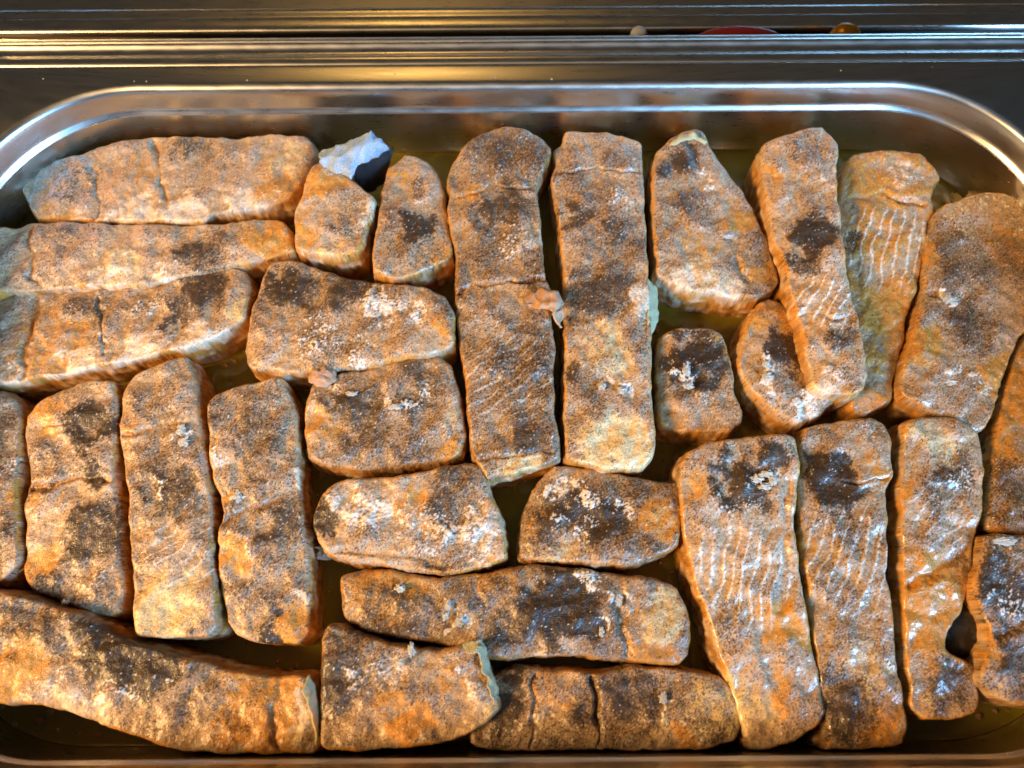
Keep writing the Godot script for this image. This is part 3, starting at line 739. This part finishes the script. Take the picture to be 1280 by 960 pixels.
	fish.append({"label": "short salmon piece with a dark orange right side, below the pale-ended long one", "h": 38, "r": 6, "wet": 0, "dome": 3.5, "tx": 0.0, "tz": 0.0, "spice": 0.45, "amber": 0.0,
		"outline": [3.1, 58.6, 7.6, 46.1, 12.5, 37.3, 19.9, 31.8, 29.1, 32.2, 47.3, 36.1, 65.3, 39.9, 75.4, 41.1, 75.6, 53.8, 72.6, 69.7, 61.3, 74.8, 48.7, 78.2, 36.4, 77.4, 20.6, 75.6, 2.3, 75.1, 1.6, 67.5],
		"marks": [["c", 36.9, 55.9, 13.6, 0.9], ["w", 24.1, 44, 7.1, 0.8], ["w", 37.2, 48.8, 6.4, 0.7], ["w", 49.6, 51.4, 5, 0.6], ["o", 65.1, 59.6, 10.7, 1.4], ["c", 17.4, 54, 8.6, 0.5], ["w", 27.8, 62.9, 7.1, 0.4], ["o", 8.5, 57.5, 4.3, 0.8], ["y", 20.5, 72.2, 8.6, 0.4]],
		"cuts": []})
	fish.append({"label": "lengthwise salmon piece with a black centre patch and shiny yellow right end", "h": 38, "r": 7, "wet": 0, "dome": 3.5, "tx": 0.0, "tz": 0.0, "spice": 0.45, "amber": 0.2,
		"outline": [-76.1, 80.8, -64, 77.8, -49.9, 78.5, -33.9, 81.7, -18.2, 80.5, -5.9, 78.5, 10, 76.2, 25.9, 77.3, 44.4, 80.9, 62.6, 82.4, 71, 86.9, 74.9, 95.3, 75.9, 105.2, 73.7, 114.9, 69.7, 118.7, 53.5, 118, 36.6, 116.3, 19.6, 113.9, -0.8, 116.3, -14.4, 115.6, -31.6, 109.4, -48.7, 107.6, -62.6, 104.3, -73.2, 99.3],
		"marks": [["o", -55.8, 87.9, 17.1, 0.9], ["c", -51.9, 99.5, 15.7, 0.7], ["c", 21.7, 93.4, 17.8, 1.3], ["w", 32.4, 82.5, 5, 0.8], ["w", -27.4, 96.4, 3.2, 0.9], ["w", -23.9, 102.9, 2.9, 0.9], ["w", 46.1, 92.6, 3.2, 0.9], ["w", 38.4, 103.3, 2.9, 0.7], ["y", 64.2, 98.6, 10.7, 1], ["o", 58.2, 113.1, 10.7, 1.3], ["c", -4.1, 99.8, 14.3, 0.6], ["o", -4.1, 83.2, 10.7, 0.6], ["p", 16.1, 112.8, 10.7, 0.8]],
		"cuts": [[-14.5, 79.8, -12.2, 116.1, 0.8, 3], [45.3, 81.2, 48.2, 117.8, 1.8, 2]]})
	fish.append({"label": "curved salmon piece with orange oil and a translucent bluish skin edge at right", "h": 44, "r": 6, "wet": 0, "dome": 3, "tx": 0.0, "tz": 0.0, "spice": 0.45, "amber": 0.15,
		"outline": [-80.2, 118.4, -80.9, 107.4, -78, 100.3, -68.4, 103, -56.3, 107.5, -42.8, 109.9, -32.7, 111.5, -20.9, 108.7, -12.5, 107.8, -10.8, 115.8, -6.8, 126.7, -5.5, 134.3, -10.8, 140.3, -23.7, 146.2, -39.9, 148.5, -56, 149.6, -73.8, 149.5, -77.5, 147.4, -78.9, 132.4],
		"marks": [["c", -76, 127.5, 11.9, 0.7], ["o", -42.9, 138.2, 10.5, 1.5], ["w", -53.3, 123.1, 9.1, 0.4], ["w", -15.6, 127, 6.3, 0.6], ["y", -12.2, 139.9, 7, 0.8], ["c", -70.5, 110.6, 10.5, 0.5], ["o", -27.1, 123.3, 9.1, 0.5], ["w", -66.5, 121.5, 4.2, 0.5], ["w", -60.7, 138.1, 2.8, 0.4]],
		"cuts": []})
	fish.append({"label": "very long dark-backed salmon piece in the front left corner with a creamy cut end", "h": 45, "r": 5, "wet": 0, "dome": 4, "tx": 0.0, "tz": 0.0, "spice": 0.45, "amber": 0.25,
		"outline": [-235.6, 85.2, -216.5, 86.3, -204.1, 88.7, -193.1, 92.7, -180.7, 95.4, -165.9, 103.6, -148.3, 109.5, -134.4, 113.3, -117.1, 118.5, -100.3, 120.5, -85.4, 120.6, -82.5, 124.6, -79.4, 135.3, -77.9, 147.2, -79.4, 150.8, -97.3, 150.8, -116.7, 150.8, -134.9, 148.9, -153.4, 143.8, -170.6, 137.7, -187.8, 132.5, -204.4, 131.5, -226.4, 128.3],
		"marks": [["o", -204.9, 115.9, 15.4, 0.9], ["c", -196.5, 98.6, 15.4, 0.6], ["c", -163.5, 106.8, 17.5, 1.2], ["c", -145.4, 117.8, 15.4, 1], ["w", -166.9, 131.4, 4.9, 0.8], ["w", -185.7, 122.2, 6.3, 0.4], ["w", -155.7, 126, 3.1, 0.6], ["o", -101.1, 134.8, 19.6, 0.9], ["y", -81.5, 137.9, 7.7, 1], ["w", -141.3, 124, 2.8, 0.5], ["w", -163.9, 126, 6.3, 0.5], ["c", -114, 134.7, 15.4, 0.4], ["p", -81.1, 134.9, 7.7, 1.3], ["p", -175.5, 134.3, 10.5, 0.6]],
		"cuts": [[-97.9, 120.3, -93, 150.8, 1.5, 2]]})
	fish.append({"label": "salmon piece made of two cut blocks lying along the front wall", "h": 40, "r": 5, "wet": 0, "dome": 2.5, "tx": 0.0, "tz": 0.0, "spice": 0.45, "amber": 0.0,
		"outline": [-14.3, 126.9, -7.6, 121, 2.5, 117.9, 19.4, 119.6, 34.5, 120.6, 49.7, 118.8, 69.9, 119.3, 86.5, 122.2, 90.1, 127.6, 93, 141.4, 89.2, 147.4, 74.1, 150.8, 51.1, 150.8, 31.6, 150.8, 12, 150.8, -7.6, 150.7, -19.1, 148.2, -17.5, 139.2],
		"marks": [["c", -0.9, 122.7, 5, 1.5], ["c", -0.9, 135.9, 9.2, 0.8], ["c", 51.8, 130.1, 12.1, 0.7], ["w", 61.6, 131.7, 2.5, 1.2], ["w", 62.4, 139.9, 2.1, 1.1], ["y", 81.1, 134.9, 12.1, 0.8], ["w", 76.4, 143.9, 6.4, 0.4], ["o", 15.7, 126.8, 8.5, 0.6], ["c", 30.2, 136.1, 5.7, 0.5], ["o", 70.1, 149.8, 8.5, 0.9], ["w", 10.4, 142, 2.8, 0.5], ["c", 41.2, 145.2, 10.6, 0.35], ["p", 51.3, 139.2, 21.3, 0.35], ["p", 18.6, 139, 10.6, 0.4]],
		"cuts": [[34.4, 120.1, 33.4, 150.8, 2.6, 1.4], [9.8, 120, 8, 150.8, 1.2, 1.4]]})
	built.resize(fish.size())
	var task := WorkerThreadPool.add_group_task(shape_piece, fish.size())
	WorkerThreadPool.wait_for_group_task_completion(task)
	var pieces: Array = []
	for n in fish.size():
		var d: Dictionary = fish[n]
		var mid: Vector2 = built[n][0]
		var o := base("salmon_piece", Vector3(mid.x, 0.5, mid.y))
		tag(o, d.label, "salmon", "pieces of salmon in the pan")
		put("flesh", built[n][1], wet_flesh if d.wet else flesh, o)
		pieces.append(o)
	details(pieces, curd, skin, black_skin)


func area_light(called: String, at: Vector3, size: Vector2, color: Color, energy: float) -> void:
	var l := AreaLight3D.new()
	l.name = called
	l.area_size = size
	l.light_color = color
	l.light_energy = energy
	l.area_range = 8.0
	l.shadow_enabled = true
	add_child(l)
	l.look_at_from_position(at, Vector3(0, 0.03, 0), Vector3.UP if absf(at.normalized().y) < 0.95 else Vector3.FORWARD)


func small_things() -> void:
	var white := StandardMaterial3D.new()
	white.albedo_color = Color(0.55, 0.57, 0.60)
	white.roughness = 0.4
	var red := StandardMaterial3D.new()
	red.albedo_color = Color(0.42, 0.10, 0.06)
	red.roughness = 0.3
	var gold := StandardMaterial3D.new()
	gold.albedo_color = Color(0.62, 0.44, 0.12)
	gold.metallic = 0.8
	gold.roughness = 0.3
	var shaker := lathe(smoothed(PackedVector2Array([Vector2(0, 0), Vector2(5, 0), Vector2(5.4, 1), Vector2(4.6, 20), Vector2(4.2, 50), Vector2(4.6, 54), Vector2(3.5, 58), Vector2(0, 59)])))
	tag(put("white_shaker", shaker, white, self, Vector3(68, -2.5, -194)), "small white shaker standing in the gap behind the pan", "shaker")
	var tin := lathe(smoothed(PackedVector2Array([Vector2(0, 0), Vector2(9, 0), Vector2(10, 2), Vector2(10, 42), Vector2(9.4, 50), Vector2(6.5, 55), Vector2(0, 57)])), 48, 2.7, 0.95)
	tag(put("red_tin", tin, red, self, Vector3(122, -3, -194)), "long rounded red tin standing in the gap behind the pan", "tin")
	var jar := base("gold_lidded_jar", Vector3(178, -2, -194))
	tag(jar, "small jar with a domed gold lid in the gap behind the pan", "jar")
	put("jar_body", lathe(smoothed(PackedVector2Array([Vector2(0, 0), Vector2(8, 0), Vector2(9, 1.5), Vector2(9, 40), Vector2(7, 43), Vector2(7, 45)]))), red, jar)
	put("lid", lathe(smoothed(PackedVector2Array([Vector2(8, 45.2), Vector2(8.4, 46), Vector2(8.4, 51), Vector2(7, 55), Vector2(3.5, 57.5), Vector2(0, 58)]))), gold, jar)


# A thin skin or fat sheet between two edges (mm), bulged and rippled, with real thickness.
func sheet(edge_a: Array, edge_b: Array, bulge: float, thick: float, seed_: int, ripple := 0.8) -> ArrayMesh:
	var n := noise(seed_, 0.16, 2)
	var na := 28
	var nb := 10
	var ca := Curve3D.new()
	var cb := Curve3D.new()
	for q in edge_a: ca.add_point(q)
	for q in edge_b: cb.add_point(q)
	var top := PackedVector3Array()
	for i in na + 1:
		var a := ca.sample_baked(ca.get_baked_length() * i / na, true)
		var b := cb.sample_baked(cb.get_baked_length() * i / na, true)
		for j in nb + 1:
			var t := j / float(nb)
			var q := a.lerp(b, t)
			q.y += sin(PI * t) * bulge
			q += Vector3(n.get_noise_2d(q.x, q.z), n.get_noise_2d(q.x + 99, q.z), n.get_noise_2d(q.x, q.z + 99)) * ripple * 2.0
			top.append(q * MM)
	var v := PackedVector3Array(top)
	var idx := PackedInt32Array()
	var w := nb + 1
	var count := top.size()
	for i in na + 1:
		for j in nb + 1:
			var dx := top[mini(i + 1, na) * w + j] - top[maxi(i - 1, 0) * w + j]
			var dz := top[i * w + mini(j + 1, nb)] - top[i * w + maxi(j - 1, 0)]
			var nn := dx.cross(dz).normalized()
			if nn.y < 0: nn = -nn
			v.append(top[i * w + j] - nn * thick * MM)
	var flip := (top[w] - top[0]).cross(top[1] - top[0]).y > 0
	var faces := PackedInt32Array()
	for i in na:
		for j in nb:
			var a := i * w + j
			faces.append_array([a, a + w, a + 1, a + 1, a + w, a + w + 1])
			faces.append_array([a + count, a + 1 + count, a + w + count, a + 1 + count, a + w + 1 + count, a + w + count])
	for i in na:
		var a := i * w
		faces.append_array([a, a + count, a + w, a + w, a + count, a + w + count])
		a = i * w + nb
		faces.append_array([a, a + w, a + count, a + w, a + w + count, a + count])
	for j in nb:
		var a := j
		faces.append_array([a, a + 1, a + count, a + 1, a + 1 + count, a + count])
		a = na * w + j
		faces.append_array([a, a + count, a + 1, a + 1, a + count, a + 1 + count])
	for k in range(0, faces.size(), 3):
		idx.append_array([faces[k], faces[k + 2], faces[k + 1]] if flip else [faces[k], faces[k + 1], faces[k + 2]])
	return indexed(v, idx)


func on_piece(called: String, piece: Node3D, m: Mesh, mat: Material, at_mm := Vector3.ZERO) -> void:
	put(called, m, mat, piece, at_mm - piece.position / MM)


func details(pieces: Array, curd: Material, skin: Material, black_skin: Material) -> void:
	# white curds of albumin that sit on the pieces: [piece, place, size]
	var clots := [
		[16, Vector3(108, 45.5, 41), Vector3(3.2, 1.6, 2.2)], [16, Vector3(112, 45.8, 38.9), Vector3(3.4, 2.0, 2.0)], [16, Vector3(114.6, 45.5, 41.7), Vector3(2.0, 1.6, 3.0)], [16, Vector3(110.9, 45.2, 44.5), Vector3(3.4, 1.5, 1.8)],
		[24, Vector3(-82.1, 28, 69.8), Vector3(7.0, 3.2, 4.0)], [24, Vector3(-77.7, 33, 65.4), Vector3(2.4, 2.4, 3.2)],
		[26, Vector3(-27.8, 41.5, 93.8), Vector3(1.4, 1.2, 2.6)], [26, Vector3(-28.8, 41.5, 98.1), Vector3(1.7, 1.3, 2.2)], [26, Vector3(-23, 40.5, 100.7), Vector3(2.0, 1.4, 2.6)], [26, Vector3(-24.5, 38.5, 104.5), Vector3(2.2, 1.5, 1.8)],
		[27, Vector3(-42.3, 46, 111.3), Vector3(1.6, 1.3, 3.4)], [27, Vector3(-46.6, 47, 116.2), Vector3(1.6, 1.1, 1.9)],
		[20, Vector3(-151.1, 41.8, 15.6), Vector3(2.0, 1.0, 3.2)], [20, Vector3(-148.9, 41.8, 21.6), Vector3(2.6, 1.0, 3.0)],
		[28, Vector3(-191.3, 41, 91.4), Vector3(2.0, 1.4, 1.3)],
		[5, Vector3(-3.7, 38, -145.6), Vector3(1.6, 1.2, 1.6)], [6, Vector3(49.9, 38, -142.2), Vector3(2.4, 1.1, 1.2)],
		[6, Vector3(41.2, 44, -2.6), Vector3(2.2, 1.0, 1.8)], [6, Vector3(50.4, 44, -1), Vector3(2.6, 1.2, 2.2)],
		[10, Vector3(209.7, 42.5, -45.8), Vector3(4.0, 1.4, 2.8)], [10, Vector3(203.9, 41.5, -4.6), Vector3(4.6, 1.6, 2.4)], [10, Vector3(216, 41.5, -4.1), Vector3(3.2, 1.4, 1.8)],
		[17, Vector3(210.4, 47.5, 69), Vector3(5.8, 0.9, 2.2)],
		[29, Vector3(60.8, 42.8, 130.9), Vector3(1.8, 0.9, 2.6)], [29, Vector3(61.6, 42.8, 139), Vector3(1.8, 0.9, 2.2)], [29, Vector3(63, 42, 144.5), Vector3(1.0, 0.8, 1.0)],
		[11, Vector3(119.3, 41, -14), Vector3(2.2, 1.6, 2.6)], [11, Vector3(119, 42, -7.8), Vector3(3.0, 1.4, 2.4)], [11, Vector3(139.4, 38, 4.8), Vector3(5.0, 2.0, 3.4)],
		[12, Vector3(81.6, 41, -11.5), Vector3(2.0, 1.2, 3.4)], [12, Vector3(81.7, 41, -3.7), Vector3(2.8, 1.2, 1.8)],
		[26, Vector3(32.2, 40, 81.3), Vector3(3.8, 1.4, 1.8)], [26, Vector3(45, 41, 92.7), Vector3(1.3, 1.0, 2.6)], [26, Vector3(37.1, 40, 104.9), Vector3(1.3, 1.0, 2.2)], [26, Vector3(-48.7, 40, 86.4), Vector3(2.4, 1.8, 2.2)],
		[23, Vector3(-53.7, 42, 5.7), Vector3(3.6, 1.0, 1.8)], [23, Vector3(-74.1, 41.5, -0.8), Vector3(3.0, 1.2, 1.4)],
		[21, Vector3(-122.6, 41, 47.1), Vector3(2.4, 1.2, 3.0)], [21, Vector3(-133.6, 40, 27.9), Vector3(1.4, 1.6, 3.4)],
	]
	var k := 0
	for c in clots:
		on_piece("white_curd", pieces[c[0]], clot(c[2] * Vector3(0.72, 0.36, 0.72), 100 + k, 0.8), curd, c[1])
		k += 1
	# skin and fat that shows at the edges
	on_piece("skin_flap", pieces[3], sheet([Vector3(-98.1, 44, -128.6), Vector3(-88.3, 48, -130.4), Vector3(-76.8, 50, -133.7), Vector3(-70.1, 52, -136), Vector3(-64.3, 47, -132.9)], [Vector3(-95.2, 43, -119.8), Vector3(-86.7, 44, -117.2), Vector3(-80.2, 43, -113.1), Vector3(-77.2, 46, -120), Vector3(-62.2, 44, -130.2)], 2.6, 0.4, 301, 0.6), skin)
	on_piece("skin_lining", pieces[3], sheet([Vector3(-79.1, 43, -121.5), Vector3(-71.9, 43, -123.8), Vector3(-60.2, 42, -133.5)], [Vector3(-83.1, 26, -119.2), Vector3(-74.9, 24, -117.5), Vector3(-67.6, 24, -124.2)], -1.5, 0.6, 302, 0.4), black_skin)
	var fat: StandardMaterial3D = curd.duplicate()
	fat.resource_name = "soft_fat"
	fat.albedo_color = Color(0.80, 0.75, 0.58)
	fat.subsurf_scatter_strength = 0.2
	on_piece("skin_tip", pieces[7], sheet([Vector3(78.7, 40, -132.8), Vector3(86.8, 43, -138.3), Vector3(94.1, 44, -140), Vector3(101.7, 42, -137)], [Vector3(80.2, 40, -130.8), Vector3(88.1, 43, -134.9), Vector3(94.6, 44, -136.1), Vector3(99.8, 42, -133.1)], 0.8, 0.6, 303, 0.5), fat)
	on_piece("torn_flap", pieces[5], sheet([Vector3(6.4, 45, -47), Vector3(16.3, 48, -50.6), Vector3(23, 48, -48), Vector3(25.6, 46, -41.5)], [Vector3(7.9, 44, -41.7), Vector3(15.3, 48, -39.9), Vector3(20.4, 49, -36.1), Vector3(22.8, 44, -30.9)], 1.2, 1.0, 304, 0.9), flap_material(curd))
	on_piece("skin_edge", pieces[27], sheet([Vector3(-21.2, 46, 108.7), Vector3(-12.7, 46, 107.5), Vector3(-10.3, 46, 116.5), Vector3(-6.1, 44, 127.1), Vector3(-4.9, 40, 134.7), Vector3(-12.2, 36, 142.3)], [Vector3(-19.8, 47, 112.4), Vector3(-14.5, 48, 112.7), Vector3(-12.5, 48, 119.5), Vector3(-9.3, 47, 128), Vector3(-8.7, 44, 133.7), Vector3(-14, 40, 138.2)], 0.4, 0.6, 305, 0.6), film_material(skin))
	on_piece("fat_edge", pieces[28], sheet([Vector3(-84.3, 44, 120.4), Vector3(-81.3, 44, 125.3), Vector3(-78.8, 42, 135.8), Vector3(-78.7, 38, 146.1)], [Vector3(-86, 47, 126.9), Vector3(-82.1, 48, 132.9), Vector3(-79.4, 46, 141.4), Vector3(-78.8, 42, 149.5)], 0.3, 0.7, 306, 0.3), fat)
	on_piece("skin_edge", pieces[23], sheet([Vector3(-96.4, 31, 23.1), Vector3(-85.5, 31, 30), Vector3(-70.5, 31, 33.1), Vector3(-52, 31, 32.9)], [Vector3(-97.2, 24, 26.5), Vector3(-86.9, 24, 32.7), Vector3(-71.7, 24, 35.1), Vector3(-53, 24, 33.7)], 1.0, 0.8, 307, 0.4), film_material(skin))
	on_piece("skin_edge", pieces[18], sheet([Vector3(-228.4, 34, 83.8), Vector3(-220.5, 35, 81.2), Vector3(-214.7, 35, 75.1)], [Vector3(-232.8, 26, 87.5), Vector3(-224.7, 26, 84.8), Vector3(-219, 27, 77.9)], 0.8, 0.8, 308, 0.4), film_material(skin))
	on_piece("fat_edge", pieces[20], sheet([Vector3(-162.5, 38, 85.5), Vector3(-161.4, 38, 93.2), Vector3(-159.7, 37, 103.6)], [Vector3(-158.2, 41, 86.7), Vector3(-155.8, 41, 94), Vector3(-155.8, 39, 105)], 0.4, 0.7, 309, 0.5), fat)
	on_piece("fat_edge", pieces[6], sheet([Vector3(67.8, 38, -59.2), Vector3(71.8, 36, -54.9), Vector3(71.2, 36, -38.8), Vector3(67.2, 38, -30.5)], [Vector3(64.7, 42, -57.3), Vector3(65.8, 42, -49.6), Vector3(65, 42, -36.3), Vector3(63.7, 42, -28.1)], 0.6, 0.7, 310, 0.4), fat)
	# grease drops that have dried on the steel, and a clot left on the wall at the liquid's edge
	var pan := get_node("serving_pan") as Node3D
	var grease: StandardMaterial3D = curd.duplicate()
	grease.resource_name = "dried_grease"
	grease.albedo_color = Color(0.80, 0.70, 0.48)
	var rng := RandomNumberGenerator.new()
	rng.seed = 8
	for q in 9:
		var s := rng.randf_range(0.3, 0.55)
		on_piece("grease_drop", pan, clot(Vector3(s, s * 0.3, s * rng.randf_range(0.8, 1.6)), 400 + q, 0.3), grease, Vector3(rng.randf_range(-240, 240), 65.9, -149.5 - rng.randf_range(5.5, 12.0)))
	for q in [Vector3(262.2, 22, -122.9), Vector3(264.3, 21, -117.6), Vector3(260.9, 23, -128.2), Vector3(237.3, 21, -112.9), Vector3(246.2, 21, -114.8), Vector3(255.4, 20.5, -116.5)]:
		on_piece("grease_drop", pan, clot(Vector3(2.6, 0.7, 3.6), 450 + int(q.x), 0.7), grease, q)
	# beads of oil and loose crumbs that float in the open liquid
	var oil: StandardMaterial3D = curd.duplicate()
	oil.resource_name = "oil_bead"
	oil.refraction_enabled = true
	oil.refraction_scale = 0.045
	oil.albedo_color = Color(0.92, 0.78, 0.34, 0.15)
	oil.roughness = 0.04
	oil.subsurf_scatter_enabled = false
	var liquid := get_node("cooking_liquid") as Node3D
	var beads := 0
	var crumbs := SurfaceTool.new()
	crumbs.begin(Mesh.PRIMITIVE_TRIANGLES)
	var crumb_count := 0
	for tries in 2600:
		var q := Vector2(rng.randf_range(-238, 238), rng.randf_range(-138, 146))
		var free := true
		for d in fish:
			var poly := PackedVector2Array()
			for j in range(0, d.outline.size(), 2): poly.append(Vector2(d.outline[j], d.outline[j + 1]))
			if Geometry2D.is_point_in_polygon(q, poly):
				free = false
				break
		if not free: continue
		if beads < 110 and rng.randf() < 0.7:
			var r := rng.randf_range(0.5, 1.2) * rng.randf_range(0.6, 1.7)
			on_piece("oil_bead", liquid, clot(Vector3(r, r * 0.35, r), 600 + beads, 0.05), oil, Vector3(q.x, 16.4, q.y))
			beads += 1
		elif crumb_count < 70:
			var s := rng.randf_range(0.5, 1.5)
			crumbs.append_from(clot(Vector3(s, s * 0.6, s * rng.randf_range(0.7, 1.6)), 800 + crumb_count, 0.8), 0, Transform3D(Basis(Vector3.UP, rng.randf() * TAU), Vector3(q.x, 16.5, q.y) * MM))
			crumb_count += 1
	var loose := put("loose_crumbs", crumbs.commit(), flap_material(curd))
	tag(loose, "tiny crumbs of fish and spice floating in the liquid", "crumbs", "", "stuff")
	# scraps of their own
	var scrap := base("black_skin_scrap", Vector3(200.3, 20, 106))
	tag(scrap, "scrap of shiny black fish skin beside the dark orange hollow", "fish skin")
	put("skin_sheet", sheet([Vector3(182, 34, 113), Vector3(182.8, 38, 104.3), Vector3(191.3, 38, 94.9), Vector3(198.5, 36, 92.2)], [Vector3(190.5, 32, 117), Vector3(195.9, 32, 117.7), Vector3(201.5, 32, 113.2), Vector3(205, 32, 106)], 3.5, 0.8, 311, 0.4), black_skin, scrap, -scrap.position / MM)
	var crumb := base("salmon_crumb", Vector3(-88.5, 41, -9.6))
	tag(crumb, "small pale crumb of salmon bridging two pieces at the left centre", "crumb")
	put("flesh", clot(Vector3(6.0, 2.0, 5.0), 320, 0.3), flap_material(curd), crumb)


func flap_material(like: StandardMaterial3D) -> StandardMaterial3D:
	var m: StandardMaterial3D = like.duplicate()
	m.resource_name = "cooked_flesh"
	m.albedo_color = Color(0.80, 0.62, 0.48)
	m.roughness = 0.5
	return m


func film_material(like: StandardMaterial3D) -> StandardMaterial3D:
	var m: StandardMaterial3D = like.duplicate()
	m.resource_name = "grey_film"
	m.albedo_color = Color(0.70, 0.68, 0.54)
	m.albedo_texture = null
	m.metallic = 0.0
	m.roughness = 0.22
	return m
